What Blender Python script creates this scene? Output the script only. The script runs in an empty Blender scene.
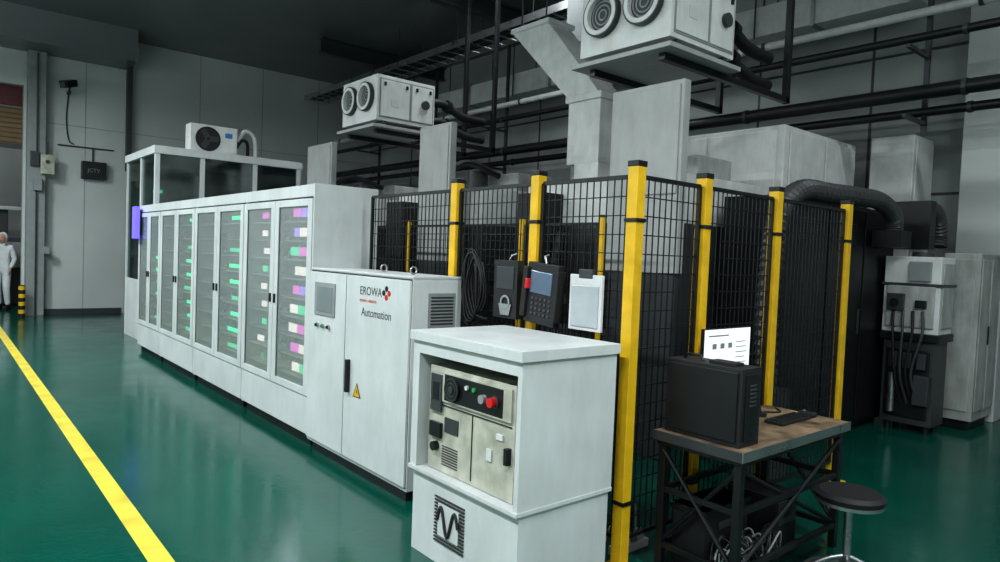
import bpy, bmesh, math, random
from mathutils import Vector, Matrix
random.seed(7)
C = bpy.context.collection

# ------------------------------------------------------------ materials
def mat(name, col, rough=0.5, metal=0.0, var=0.12, scale=6.0, bump=0.0, emit=None, es=0.0, rvar=0.1, grime=0.0):
    m = bpy.data.materials.new(name); m.use_nodes = True
    nt = m.node_tree; p = nt.nodes['Principled BSDF']
    tc = nt.nodes.new('ShaderNodeTexCoord'); n = nt.nodes.new('ShaderNodeTexNoise')
    n.inputs['Scale'].default_value = scale; n.inputs['Detail'].default_value = 5
    nt.links.new(tc.outputs['Object'], n.inputs['Vector'])
    r = nt.nodes.new('ShaderNodeValToRGB')
    r.color_ramp.elements[0].position = 0.3; r.color_ramp.elements[1].position = 0.7
    r.color_ramp.elements[0].color = (*[c*(1-var) for c in col], 1)
    r.color_ramp.elements[1].color = (*[min(1, c*(1+var*0.4)) for c in col], 1)
    nt.links.new(n.outputs['Fac'], r.inputs['Fac'])
    out = r.outputs['Color']
    if grime:
        mp = nt.nodes.new('ShaderNodeMapping'); mp.inputs['Scale'].default_value = (9, 9, 2.2)
        g = nt.nodes.new('ShaderNodeTexNoise'); g.inputs['Scale'].default_value = 1.0; g.inputs['Detail'].default_value = 8; g.inputs['Roughness'].default_value = 0.7
        nt.links.new(tc.outputs['Object'], mp.inputs['Vector']); nt.links.new(mp.outputs[0], g.inputs['Vector'])
        gr = nt.nodes.new('ShaderNodeValToRGB'); gr.color_ramp.elements[0].position = 0.32; gr.color_ramp.elements[1].position = 0.62
        gr.color_ramp.elements[0].color = (1-grime, 1-grime*1.05, 1-grime*1.2, 1); gr.color_ramp.elements[1].color = (1, 1, 1, 1)
        nt.links.new(g.outputs['Fac'], gr.inputs['Fac'])
        mx = nt.nodes.new('ShaderNodeMix'); mx.data_type = 'RGBA'; mx.blend_type = 'MULTIPLY'; mx.inputs[0].default_value = 1
        nt.links.new(out, mx.inputs[6]); nt.links.new(gr.outputs['Color'], mx.inputs[7]); out = mx.outputs[2]
    nt.links.new(out, p.inputs['Base Color'])
    mr = nt.nodes.new('ShaderNodeMapRange'); mr.inputs['To Min'].default_value = max(0.02, rough-rvar); mr.inputs['To Max'].default_value = min(1, rough+rvar)
    nt.links.new(n.outputs['Fac'], mr.inputs['Value']); nt.links.new(mr.outputs['Result'], p.inputs['Roughness'])
    p.inputs['Metallic'].default_value = metal
    if emit:
        p.inputs['Emission Color'].default_value = (*emit, 1); p.inputs['Emission Strength'].default_value = es
    if bump:
        b = nt.nodes.new('ShaderNodeBump'); b.inputs['Strength'].default_value = bump; b.inputs['Distance'].default_value = 0.01
        n2 = nt.nodes.new('ShaderNodeTexNoise'); n2.inputs['Scale'].default_value = scale*8
        nt.links.new(tc.outputs['Object'], n2.inputs['Vector'])
        nt.links.new(n2.outputs['Fac'], b.inputs['Height']); nt.links.new(b.outputs['Normal'], p.inputs['Normal'])
    return m

def glassmat(name, tint, fac, rough, haze=0.0):
    m = bpy.data.materials.new(name); m.use_nodes = True
    nt = m.node_tree; nt.nodes.clear()
    o = nt.nodes.new('ShaderNodeOutputMaterial'); mx = nt.nodes.new('ShaderNodeMixShader')
    t = nt.nodes.new('ShaderNodeBsdfTransparent'); g = nt.nodes.new('ShaderNodeBsdfGlossy')
    n = nt.nodes.new('ShaderNodeTexNoise'); n.inputs['Scale'].default_value = 3
    mr = nt.nodes.new('ShaderNodeMapRange'); mr.inputs['To Min'].default_value = fac*0.7; mr.inputs['To Max'].default_value = fac*1.3
    tc = nt.nodes.new('ShaderNodeTexCoord'); nt.links.new(tc.outputs['Object'], n.inputs['Vector'])
    nt.links.new(n.outputs['Fac'], mr.inputs['Value']); nt.links.new(mr.outputs['Result'], mx.inputs['Fac'])
    t.inputs['Color'].default_value = (*tint, 1); g.inputs['Color'].default_value = (0.85, 0.9, 0.9, 1); g.inputs['Roughness'].default_value = rough
    nt.links.new(t.outputs[0], mx.inputs[1]); nt.links.new(g.outputs[0], mx.inputs[2])
    if haze:
        d = nt.nodes.new('ShaderNodeBsdfDiffuse'); d.inputs['Color'].default_value = (0.6, 0.64, 0.63, 1)
        m2 = nt.nodes.new('ShaderNodeMixShader'); m2.inputs['Fac'].default_value = haze
        nt.links.new(mx.outputs[0], m2.inputs[1]); nt.links.new(d.outputs[0], m2.inputs[2]); nt.links.new(m2.outputs[0], o.inputs[0])
    else: nt.links.new(mx.outputs[0], o.inputs[0])
    return m

WHITE = mat('painted_white_steel', (0.60, 0.63, 0.63), 0.38, var=0.10, scale=2.5, bump=0.05, grime=0.09)
WHITE2 = mat('offwhite_steel', (0.42, 0.44, 0.43), 0.5, var=0.2, scale=4, bump=0.05, grime=0.3)
PANELW = mat('machine_cover_white', (0.40, 0.415, 0.41), 0.5, var=0.12, scale=3, bump=0.05, grime=0.12)
GREYP = mat('grey_paint', (0.26, 0.28, 0.28), 0.5)
LGREY = mat('controller_grey', (0.50, 0.50, 0.43), 0.5, var=0.3, scale=9, grime=0.2)
BLACK = mat('black_paint', (0.010, 0.011, 0.013), 0.4)
BLACKM = mat('black_matte_plastic', (0.015, 0.015, 0.017), 0.6)
RUBBER = mat('black_rubber', (0.012, 0.012, 0.012), 0.6)
HOSE = mat('hose_grey', (0.05, 0.052, 0.055), 0.45)
DARKG = mat('dark_grey_steel', (0.045, 0.05, 0.055), 0.45)
SEAM = mat('seam_dark', (0.03, 0.03, 0.03), 0.8)
YEL = mat('yellow_paint', (0.72, 0.44, 0.015), 0.45, var=0.18, scale=10)
YLINE = mat('floor_line_yellow', (0.74, 0.60, 0.07), 0.35, var=0.25, scale=5)
STEEL = mat('brushed_steel', (0.45, 0.46, 0.47), 0.3, metal=0.9)
WOOD = mat('worn_wood_top', (0.27, 0.19, 0.12), 0.6, var=0.8, scale=7, bump=0.3, grime=0.4)
RED = mat('red_plastic', (0.6, 0.02, 0.02), 0.35)
REDD = mat('red_pipe_paint', (0.14, 0.015, 0.015), 0.5)
GREENB = mat('green_plastic', (0.02, 0.35, 0.08), 0.35)
SCREEN = mat('grey_display', (0.22, 0.25, 0.26), 0.15)
LCD = mat('lit_display', (0.5, 0.55, 0.6), 0.2, emit=(0.85, 0.93, 1), es=0.7)
BLUELCD = mat('pendant_display', (0.1, 0.14, 0.2), 0.15, emit=(0.25, 0.4, 0.6), es=0.05)
PAPER = mat('paper_white', (0.60, 0.61, 0.61), 0.7)
HVAC = mat('duct_white', (0.68, 0.70, 0.69), 0.45, var=0.12, bump=0.05, grime=0.12)
WALLM = mat('wall_panel_grey', (0.52, 0.55, 0.54), 0.45, var=0.15, scale=0.6, bump=0.03)
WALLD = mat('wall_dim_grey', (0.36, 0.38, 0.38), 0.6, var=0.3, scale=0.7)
CEIL = mat('ceiling_dark_gloss', (0.14, 0.15, 0.155), 0.22, var=0.12, scale=0.5)
INNER = mat('cabinet_inner', (0.42, 0.44, 0.43), 0.5)
OCHRE = mat('ochre_panel', (0.20, 0.12, 0.04), 0.5)
SKIN = mat('skin', (0.55, 0.33, 0.24), 0.5)
HAIR = mat('hair_black', (0.02, 0.016, 0.014), 0.5)
CLOTH = mat('white_coverall', (0.72, 0.74, 0.76), 0.8, var=0.1, scale=12, bump=0.2)
SLEEVE = mat('plastic_sleeve', (0.42, 0.45, 0.47), 0.15)
BLUEL = mat('label_blue', (0.05, 0.2, 0.5), .5)
SHELFG = glassmat('door_glass', (0.92, 0.95, 0.94), 0.24, 0.20, 0.17)
BOOTHG = glassmat('booth_glass', (0.55, 0.60, 0.60), 0.20, 0.08)
def led(name, c, s): return mat(name, tuple(x*0.3 for x in c), 0.5, emit=c, es=s)
LG = led('led_green', (0.02, 0.90, 0.40), 1.9)
LG2 = led('led_green_soft', (0.05, 0.85, 0.42), 1.1)
LGd = led('led_green_dim', (0.15, 0.6, 0.4), 0.4)
LM = led('led_magenta', (0.95, 0.14, 0.75), 1.2)
LB = led('led_blue', (0.45, 0.25, 1.0), 1.2)
LW = led('led_warm', (1.0, 0.88, 0.84), 1.3)
LV = led('led_violet', (0.16, 0.13, 1.0), 1.3)
LIT = led('lamp_tube', (0.92, 0.98, 1.0), 12.0)

# floor
FLOOR = bpy.data.materials.new('green_epoxy'); FLOOR.use_nodes = True
nt = FLOOR.node_tree; p = nt.nodes['Principled BSDF']; tc = nt.nodes.new('ShaderNodeTexCoord')
n = nt.nodes.new('ShaderNodeTexNoise'); n.inputs['Scale'].default_value = 0.7; n.inputs['Detail'].default_value = 6
nt.links.new(tc.outputs['Object'], n.inputs['Vector'])
r = nt.nodes.new('ShaderNodeValToRGB'); r.color_ramp.elements[0].position = .3; r.color_ramp.elements[1].position = .75
r.color_ramp.elements[0].color = (0.001, 0.062, 0.043, 1); r.color_ramp.elements[1].color = (0.002, 0.092, 0.065, 1)
nt.links.new(n.outputs['Fac'], r.inputs['Fac']); nt.links.new(r.outputs[0], p.inputs['Base Color'])
mr = nt.nodes.new('ShaderNodeMapRange'); mr.inputs['To Min'].default_value = 0.05; mr.inputs['To Max'].default_value = 0.28
n2 = nt.nodes.new('ShaderNodeTexNoise'); n2.inputs['Scale'].default_value = 2.3; n2.inputs['Detail'].default_value = 8
nt.links.new(tc.outputs['Object'], n2.inputs['Vector']); nt.links.new(n2.outputs['Fac'], mr.inputs['Value']); nt.links.new(mr.outputs[0], p.inputs['Roughness'])
n3 = nt.nodes.new('ShaderNodeTexNoise'); n3.inputs['Scale'].default_value = 25
nt.links.new(tc.outputs['Object'], n3.inputs['Vector'])
b = nt.nodes.new('ShaderNodeBump'); b.inputs['Strength'].default_value = 0.08; b.inputs['Distance'].default_value = 0.01
nt.links.new(n3.outputs['Fac'], b.inputs['Height']); nt.links.new(b.outputs[0], p.inputs['Normal'])

# ------------------------------------------------------------ mesh builder
class B:
    def __init__(s, name, bevel=0.0, smooth=True):
        s.name = name; s.v = []; s.f = []; s.mi = []; s.sm = []; s.mats = []; s.bevel = bevel
    def m(s, mt):
        if mt not in s.mats: s.mats.append(mt)
        return s.mats.index(mt)
    def add(s, vs, fs, mt, sm=False):
        o = len(s.v); s.v += [tuple(x) for x in vs]; k = s.m(mt)
        for f in fs: s.f.append([o+i for i in f]); s.mi.append(k); s.sm.append(sm)
    def box(s, x0, x1, y0, y1, z0, z1, mt, M=None):
        vs = [Vector(t) for t in ((x0,y0,z0),(x1,y0,z0),(x1,y1,z0),(x0,y1,z0),(x0,y0,z1),(x1,y0,z1),(x1,y1,z1),(x0,y1,z1))]
        if M: vs = [M @ v for v in vs]
        s.add(vs, [(0,3,2,1),(4,5,6,7),(0,1,5,4),(1,2,6,5),(2,3,7,6),(3,0,4,7)], mt)
        return s
    def cyl(s, p0, p1, r0, mt, seg=20, r1=None, cap=True):
        p0 = Vector(p0); p1 = Vector(p1); r1 = r0 if r1 is None else r1
        d = (p1-p0).normalized(); a = d.orthogonal().normalized(); c = d.cross(a)
        vs = []
        for P, r in ((p0, r0), (p1, r1)):
            for i in range(seg):
                t = 2*math.pi*i/seg; vs.append(P+a*math.cos(t)*r+c*math.sin(t)*r)
        fs = [(i, (i+1) % seg, seg+(i+1) % seg, seg+i) for i in range(seg)]
        s.add(vs, fs, mt, seg > 6)
        if cap: s.add(vs, [tuple(range(seg))[::-1], tuple(range(seg, 2*seg))], mt)
        return s
    def ring(s, c, ax, ro, ri, th, mt, seg=28):
        c = Vector(c); d = Vector(ax).normalized(); a = d.orthogonal().normalized(); e = d.cross(a); vs = []
        for (r, h) in ((ri, 0), (ro, 0), (ro, th), (ri, th)):
            for i in range(seg):
                t = 2*math.pi*i/seg; vs.append(c+d*h+a*math.cos(t)*r+e*math.sin(t)*r)
        fs = []
        for k in range(4):
            for i in range(seg):
                j = (i+1) % seg; q = (k+1) % 4
                fs.append((k*seg+i, k*seg+j, q*seg+j, q*seg+i))
        s.add(vs, fs, mt, False); return s
    def tube(s, pts, r, mt, seg=8, rib=0.0, sub=0, ribn=2):
        pts = [Vector(p) for p in pts]
        if sub:
            out = []
            P = [pts[0]*2-pts[1]]+pts+[pts[-1]*2-pts[-2]]
            for i in range(1, len(P)-2):
                for k in range(sub):
                    t = k/sub; a, b_, c, d = P[i-1], P[i], P[i+1], P[i+2]
                    out.append(0.5*((2*b_)+(c-a)*t+(2*a-5*b_+4*c-d)*t*t+(3*b_-a-3*c+d)*t**3))
            out.append(pts[-1]); pts = out
        a = None; vs = []
        for i, P in enumerate(pts):
            d = (pts[min(i+1, len(pts)-1)]-pts[max(i-1, 0)]).normalized()
            if a is None: a = d.orthogonal().normalized()
            a = (a-d*a.dot(d)).normalized(); c = d.cross(a)
            rr = r*(1+(rib if i % ribn == 0 else -rib))
            for k in range(seg):
                t = 2*math.pi*k/seg; vs.append(P+a*math.cos(t)*rr+c*math.sin(t)*rr)
        n = len(pts)
        fs = [(i*seg+k, i*seg+(k+1) % seg, (i+1)*seg+(k+1) % seg, (i+1)*seg+k) for i in range(n-1) for k in range(seg)]
        s.add(vs, fs, mt, rib == 0); s.add(vs, [tuple(range(seg))[::-1], tuple(range((n-1)*seg, n*seg))], mt)
        return s
    def poly(s, pts, mt): s.add(pts, [tuple(range(len(pts)))], mt); return s
    def done(s, parent=None, name=None):
        me = bpy.data.meshes.new(s.name)
        xs = [v[0] for v in s.v]; ys = [v[1] for v in s.v]; zs = [v[2] for v in s.v]
        o = Vector(((min(xs)+max(xs))/2, (min(ys)+max(ys))/2, min(zs)))
        me.from_pydata([Vector(v)-o for v in s.v], [], s.f)
        for mt in s.mats: me.materials.append(mt)
        me.polygons.foreach_set('material_index', s.mi); me.polygons.foreach_set('use_smooth', s.sm); me.update()
        ob = bpy.data.objects.new(s.name, me); C.objects.link(ob); ob.location = o
        if s.bevel:
            md = ob.modifiers.new('edge', 'BEVEL'); md.width = s.bevel; md.segments = 2; md.limit_method = 'ANGLE'; md.angle_limit = math.radians(60)
        if parent: ob.parent = parent; ob.matrix_parent_inverse = Matrix.Translation(-parent.location)
        return ob

def label(parent, txt, loc, size, mt=BLACK, face='-x', name='label_text'):
    cu = bpy.data.curves.new(name, 'FONT'); cu.body = txt; cu.size = size; cu.extrude = 0.0005; cu.materials.append(mt)
    ob = bpy.data.objects.new(name, cu); C.objects.link(ob)
    ob.rotation_euler = (math.radians(90), 0, math.radians(-90 if face == '-x' else 0))
    ob.parent = parent; ob.location = Vector(loc)-parent.location
    return ob

# ------------------------------------------------------------ room shell
XL, XR, YN, YF, ZC = -3.2, 9.5, -3.5, 17.2, 6.1
B('floor').box(XL-0.1, XR+0.1, YN-0.1, 22.5, -0.1, 0, FLOOR).done()
B('ceiling').box(XL-0.1, XR+0.1, YN-0.1, 22.5, ZC, ZC+0.1, CEIL).done()
B('wall_far').box(1.45, XR, YF, YF+0.2, 0, ZC, WALLM).done()
B('wall_far_lintel').box(-0.8, 1.45, YF, YF+0.2, 4.75, ZC, WALLM).done()
B('wall_far_side').box(XL, -0.8, YF, YF+0.2, 0, ZC, WALLM).done()
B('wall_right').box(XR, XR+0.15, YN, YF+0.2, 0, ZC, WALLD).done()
B('wall_left').box(XL-0.15, XL, YN, 22.4, 0, ZC, WALLM).done()
B('wall_near').box(XL, XR, YN-0.15, YN, 0, ZC, WALLM).done()
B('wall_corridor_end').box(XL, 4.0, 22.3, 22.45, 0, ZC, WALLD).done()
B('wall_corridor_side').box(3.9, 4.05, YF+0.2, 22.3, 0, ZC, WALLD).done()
B('baseboard_far').box(1.85, 3.3, YF-0.03, YF, 0, 0.12, DARKG).done()
t = B('trim_1')
for x in (2.55, 4.9, 6.4, 7.9): t.box(x, x+0.012, YF-0.006, YF, 0.12, ZC, GREYP)
t.box(1.85, XR, YF-0.008, YF, 4.05, 4.06, GREYP); t.done()
B('trim_2').box(XL, 3.35, 16.2, YF, 5.45, ZC, CEIL).done()
B('trim_3', 0.01).box(1.50, 1.82, 16.95, YF, 0, 5.45, GREYP).done()
B('trim_4').box(3.33, 3.43, 17.05, YF, 3.2, ZC, DARKG).done()
B('yellow_floor_line').box(0.865, 0.975, -2.5, 17.0, 0.0005, 0.003, YLINE).done()
B('structural_column', 0.01).box(9.05, XR, 2.15, 2.62, 0, ZC, WALLM).done()
B('structural_column', 0.01).box(9.15, XR, 8.5, 8.95, 0, 4.7, WALLM).done()
t = B('trim_5')
for y in (-1.0, 0.6, 3.8, 5.4, 7.0, 10.2, 11.8, 13.4, 15.0): t.box(XR-0.01, XR, y, y+0.03, 0, ZC, DARKG)
for z in (2.6, 4.4, 5.3): t.box(XR-0.012, XR, YN, YF, z, z+0.03, DARKG)
t.done()

d = B('door_1')
d.box(-0.8, 1.9, YF+0.24, YF+0.30, 4.35, 4.8, REDD); d.box(-0.8, 1.9, YF+0.24, YF+0.30, 3.55, 4.32, OCHRE)
for i in range(12): d.box(-0.8, 1.9, YF+0.225, YF+0.24, 3.58+i*0.1, 3.60+i*0.1, DARKG)
d.box(-0.8, 1.9, YF+0.22, YF+0.31, 3.47, 3.56, DARKG); d.box(1.46, 1.54, YF+0.21, YF+0.35, 0, 4.8, DARKG)
d.done()
g = B('machine_tool_in_corridor', 0.01); g.box(-0.5, 2.2, 19.6, 21.0, 0.05, 1.6, DARKG); g.box(-0.4, 2.1, 19.55, 19.6, 0.9, 1.5, GREYP); g.box(0.2, 1.4, 19.8, 20.8, 1.6, 2.3, DARKG)
g.box(-0.45, 2.15, 19.65, 20.95, 0.0, 0.05, BLACK); g.box(0.9, 1.2, 19.78, 19.8, 1.9, 2.1, LCD); g.box(0.8, 2.1, 19.54, 19.6, 2.25, 2.33, PAPER); g.box(0.8, 0.86, 19.54, 19.6, 1.6, 2.25, PAPER); g.done()
bo = B('guard_bollard')
for i in range(8): bo.cyl((1.42, 16.7, i*0.08), (1.42, 16.7, (i+1)*0.08), 0.06, YEL if i % 2 else BLACK)
bo.cyl((1.42, 16.7, 0.64), (1.42, 16.7, 0.66), 0.045, BLACK); bo.done()

# ------------------------------------------------------------ wall fittings
c = B('security_camera', 0.004)
c.box(2.20, 2.26, 17.0, YF-0.01, 4.70, 4.76, DARKG); c.tube([(2.23, 17.1, 4.73), (2.23, 16.95, 4.85)], 0.02, DARKG)
M = Matrix.Translation((2.22, 16.85, 4.88)) @ Matrix.Rotation(math.radians(-40), 4, 'Z') @ Matrix.Rotation(math.radians(18), 4, 'X')
c.box(-0.08, 0.08, -0.24, 0.12, -0.07, 0.07, BLACK, M); c.cyl(M @ Vector((0, -0.24, 0)), M @ Vector((0, -0.27, 0)), 0.055, DARKG)
c.tube([(2.23, 17.17, 4.7), (2.2, 17.18, 4.2), (2.25, 17.18, 3.75), (2.35, 17.18, 3.66)], 0.012, BLACK, sub=5); c.done()
j = B('junction_box', 0.005)
j.box(1.72, 1.96, 16.83, 16.94, 2.95, 3.35, LGREY); j.box(1.55, 1.70, 16.85, 16.94, 3.1, 3.4, DARKG); j.cyl((1.84, 16.83, 3.2), (1.84, 16.80, 3.2), 0.04, DARKG)
j.box(1.60, 1.75, 16.83, 16.94, 2.6, 2.85, GREYP); j.cyl((1.66, 16.9, 2.6), (1.66, 16.9, 0.0), 0.015, DARKG); j.cyl((1.66, 16.9, 3.4), (1.66, 16.9, 5.4), 0.015, DARKG)
j.cyl((1.84, 16.9, 3.35), (1.84, 16.9, 3.6), 0.015, DARKG); j.box(1.80, 1.90, 16.86, 16.94, 1.3, 1.45, GREYP); j.done()
j = B('wall_mounted_router_cabinet', 0.006)
j.box(2.48, 2.94, 17.02, YF-0.001, 2.95, 3.32, BLACK); j.box(2.52, 2.90, 17.01, 17.02, 3.0, 3.27, BLACKM)
lp = j.done(); label(lp, 'JCTV', (2.58, 17.005, 3.09), 0.11, GREYP, '-y')
b = B('wall_conduit')
b.cyl((2.05, 17.17, 3.62), (3.1, 17.17, 3.62), 0.015, DARKG); b.cyl((2.7, 17.17, 3.34), (2.7, 17.17, 3.62), 0.015, DARKG); b.done()

# ------------------------------------------------------------ pallet storage cabinets (row)
def row():
    b = B('pallet_storage_cabinet', 0.003)
    x0, x1 = 2.39, 2.97
    mods = [(5.23, 6.82), (6.82, 8.46), (8.46, 10.02), (10.02, 11.28)]
    for k, (ya, yb) in enumerate(mods):
        t = 0.025
        b.box(x0+0.02, x1, ya+0.001, ya+t, 0.08, 2.17, WHITE); b.box(x0+0.02, x1, yb-t, yb-0.001, 0.08, 2.17, WHITE)
        b.box(x1-0.02, x1, ya+t, yb-t, 0.08, 2.17, INNER)
        b.box(x0, x1-0.02, ya+0.004, yb-0.004, 2.07, 2.17, WHITE)
        b.box(x0+0.01, x1-0.02, ya+t, yb-t, 0.40, 0.43, INNER)
        b.box(x0+0.004, x0+0.03, ya+0.008, yb-0.008, 0.10, 0.41, WHITE)
        b.box(x0+0.05, x1-0.03, ya+0.05, yb-0.05, 0.0, 0.09, BLACK)
        ym = (ya+yb)/2
        for s, (da, db) in enumerate(((ya+0.014, ym-0.005), (ym+0.005, yb-0.014))):
            z0, z1 = 0.42, 2.055; fw = 0.085
            b.box(x0-0.008, x0+0.018, da, da+fw, z0, z1, WHITE); b.box(x0-0.008, x0+0.018, db-fw, db, z0, z1, WHITE)
            b.box(x0-0.008, x0+0.018, da+fw, db-fw, z0, z0+0.06, WHITE); b.box(x0-0.008, x0+0.018, da+fw, db-fw, z1-0.06, z1, WHITE)
            b.box(x0+0.004, x0+0.009, da+fw, db-fw, z0+0.06, z1-0.06, SHELFG)
            b.box(x0-0.0015, x0+0.003, da+fw, da+fw+0.008, z0+0.06, z1-0.06, SEAM); b.box(x0-0.0015, x0+0.003, db-fw-0.008, db-fw, z0+0.06, z1-0.06, SEAM)
            hy = db-0.045 if s == 0 else da+0.045
            b.box(x0-0.025, x0-0.008, hy-0.010, hy+0.010, 1.14, 1.22, BLACK)
            ns = 9
            for i in range(ns):
                z = z0+0.10+i*0.168
                b.box(x0+0.05, x1-0.02, da+0.03, db-0.03, z, z+0.012, INNER)
                m = max(2, int((db-da-0.2)/0.17))
                for q in range(m):
                    yy = da+0.12+(q+0.5)*(db-da-0.24)/m
                    if random.random() < 0.55:
                        b.box(x0+0.20, x0+0.32, yy-0.05, yy+0.05, z+0.012, z+0.04, STEEL)
                        b.box(x0+0.23, x0+0.29, yy-0.03, yy+0.03, z+0.04, z+0.04+random.uniform(0.02, 0.07), random.choice([STEEL, GREYP, STEEL]))
                lo, hi = da+fw+0.03, db-fw-0.03; W = hi-lo
                if k == 0 and s == 0:
                    seq = [(LG2, LW), (LW, LM), (LM, LW), (LG2, LW), (LB, LM), (LW, LW), (LM, LG2), (LW, LB), (LB, LM)][i]; h = 0.075
                    c0 = lo+W*random.uniform(.0, .12); c1 = c0+W*random.uniform(.3, .45); c2 = min(hi, c1+W*random.uniform(.2, .4))
                    segs = [(c0, c1, seq[0]), (c1+0.02, c2, seq[1])]
                elif k == 0:
                    mt = [LGd, LW, LG2, LW, LW, LG2, LW, LW, LM][i]; h = 0.055
                    c0 = lo+W*random.uniform(.25, .45); segs = [(c0, c0+W*random.uniform(.15, .3), mt)]
                elif s == 0:
                    h = 0.04; c0 = lo+W*random.uniform(0, .1); c1 = c0+W*random.uniform(.5, .85)
                    segs = [(c0, c1, LG if i % 3 else LG2)] if i != 7 else []
                else:
                    if i % 3: continue
                    h = 0.03; segs = [(lo+W*.1, lo+W*.35, LGd)]
                for (c0, c1, mt) in segs: b.box(x0+0.05, x0+0.062, c0, c1, z+0.045, z+0.045+h, mt)
    b.box(x0-0.004, x1+0.004, 5.215, 5.232, 0.08, 2.175, WHITE)
    return b.done()
row()
b = B('status_light_panel', 0.004); b.box(2.29, 2.35, 11.05, 11.27, 1.68, 2.15, LV); b.box(2.35, 2.38, 11.08, 11.24, 1.73, 2.1, BLACK); b.done()

# ------------------------------------------------------------ automation control cabinet
b = B('automation_control_cabinet', 0.004)
X0 = 2.38
b.box(X0, 2.77, 3.69, 5.205, 0.08, 1.48, WHITE); b.box(X0+0.03, 2.74, 3.74, 5.17, 0, 0.085, BLACK)
b.box(X0-0.018, X0-0.002, 4.577, 5.20, 0.11, 1.46, WHITE); b.box(X0-0.018, X0-0.002, 3.70, 4.565, 0.11, 1.46, WHITE)
b.box(X0-0.004, X0+0.001, 3.70, 5.2, 0.1, 1.47, SEAM)
b.box(X0-0.026, X0-0.017, 4.74, 5.09, 1.12, 1.38, GREYP); b.box(X0-0.029, X0-0.025, 4.78, 5.05, 1.15, 1.35, SCREEN)
for y, mt in ((5.03, BLACK), (4.93, GREENB), (4.83, BLACK)):
    b.cyl((X0-0.018, y, 1.04), (X0-0.035, y, 1.04), 0.018, STEEL, 14); b.cyl((X0-0.035, y, 1.04), (X0-0.045, y, 1.04), 0.012, mt, 14)
b.box(X0-0.05, X0-0.018, 4.47, 4.50, 0.60, 0.84, BLACK)
b.poly([(X0-0.0195, 4.42, 0.58), (X0-0.0195, 4.30, 0.58), (X0-0.0195, 4.36, 0.69)], BLACK)
b.poly([(X0-0.021, 4.405, 0.588), (X0-0.021, 4.315, 0.588), (X0-0.021, 4.36, 0.672)], YEL)
b.poly([(X0-0.022, 4.365, 0.60), (X0-0.022, 4.35, 0.62), (X0-0.022, 4.358, 0.645)], BLACK)
b.box(2.50, 2.72, 3.686, 3.69, 1.15, 1.38, GREYP)
for i in range(9): b.box(2.52, 2.70, 3.682, 3.687, 1.17+i*0.022, 1.18+i*0.022, SEAM)
b.box(2.375, 2.775, 3.685, 5.21, 1.475, 1.49, WHITE)
for y in (3.95, 4.35): b.ring((2.55, y, 1.52), (0, 1, 0), 0.03, 0.02, 0.012, STEEL, 14)
cc = b.done()
label(cc, 'EROWA', (X0-0.019, 4.36, 1.33), 0.085, DARKG); label(cc, 'system solutions', (X0-0.019, 4.36, 1.28), 0.036, RED)
label(cc, 'Automation', (X0-0.019, 4.33, 1.18), 0.085, DARKG)
q = B('logo_mark')
for i, (dy, dz) in enumerate(((0, 0), (0.035, 0.03), (-0.035, 0.03), (0, 0.06))): q.cyl((X0-0.019, 3.99+dy, 1.33+dz), (X0-0.0205, 3.99+dy, 1.33+dz), 0.02, RED if i % 2 == 0 else BLACK, 12)
q.done(parent=cc)

# ------------------------------------------------------------ robot controller stand
b = B('robot_controller_enclosure', 0.004)
x0, x1, y0, y1 = 2.05, 2.70, 2.25, 3.15
b.box(x0+0.02, x1-0.01, y0+0.01, y1-0.01, 0.0, 0.455, WHITE)
b.box(x0-0.01, x1, y0-0.005, y1+0.005, 0.455, 0.475, WHITE)
b.box(x0, x1, y0, y0+0.03, 0.475, 1.17, WHITE); b.box(x0, x1, y1-0.06, y1, 0.475, 1.17, WHITE); b.box(x1-0.03, x1, y0+0.03, y1-0.06, 0.475, 1.17, WHITE)
b.box(x0-0.02, x1+0.01, y0-0.015, y1+0.01, 1.17, 1.22, WHITE)
b.box(x0, x0+0.02, y0+0.03, y1-0.06, 1.10, 1.17, WHITE)
for i in range(14):
    z = 0.12+i*0.018
    b.box(x0+0.012, x0+0.021, 2.66, 2.92, z, z+0.007, SEAM)
b.box(x0+0.009, x0+0.019, 2.70, 2.88, 0.16, 0.33, WHITE)
b.tube([(x0+0.008, 2.88-0.18*i/24, 0.245+0.07*math.sin(i/24*2*math.pi*1.5)) for i in range(25)], 0.011, SEAM, seg=6)
enc = b.done()
b = B('robot_controller', 0.004)
cx = 2.10
b.box(cx, 2.62, 2.34, 3.05, 0.478, 1.04, LGREY)
b.box(cx-0.012, cx, 2.36, 3.03, 0.86, 1.02, LGREY)
b.box(cx-0.018, cx-0.011, 2.92, 3.02, 0.80, 1.0, DARKG); b.box(cx-0.02, cx-0.012, 2.94, 3.0, 0.86, 0.96, BLACK)
b.box(cx-0.014, cx-0.001, 2.42, 2.90, 0.87, 1.01, BLACK)
b.cyl((cx-0.014, 2.82, 0.94), (cx-0.03, 2.82, 0.94), 0.062, BLACK, 24); b.ring((cx-0.032, 2.82, 0.94), (1, 0, 0), 0.06, 0.054, 0.004, DARKG); b.ring((cx-0.032, 2.82, 0.94), (1, 0, 0), 0.038, 0.032, 0.004, DARKG)
b.cyl((cx-0.03, 2.82, 0.94), (cx-0.035, 2.82, 0.94), 0.02, DARKG)
b.cyl((cx-0.014, 2.56, 0.94), (cx-0.04, 2.56, 0.94), 0.022, GREYP); b.cyl((cx-0.014, 2.48, 0.94), (cx-0.02, 2.48, 0.94), 0.032, DARKG); b.cyl((cx-0.02, 2.48, 0.94), (cx-0.05, 2.48, 0.94), 0.024, RED)
for y in (2.64, 2.70): b.cyl((cx-0.014, y, 0.97), (cx-0.025, y, 0.97), 0.012, GREENB if y < 2.66 else WHITE, 12)
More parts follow.
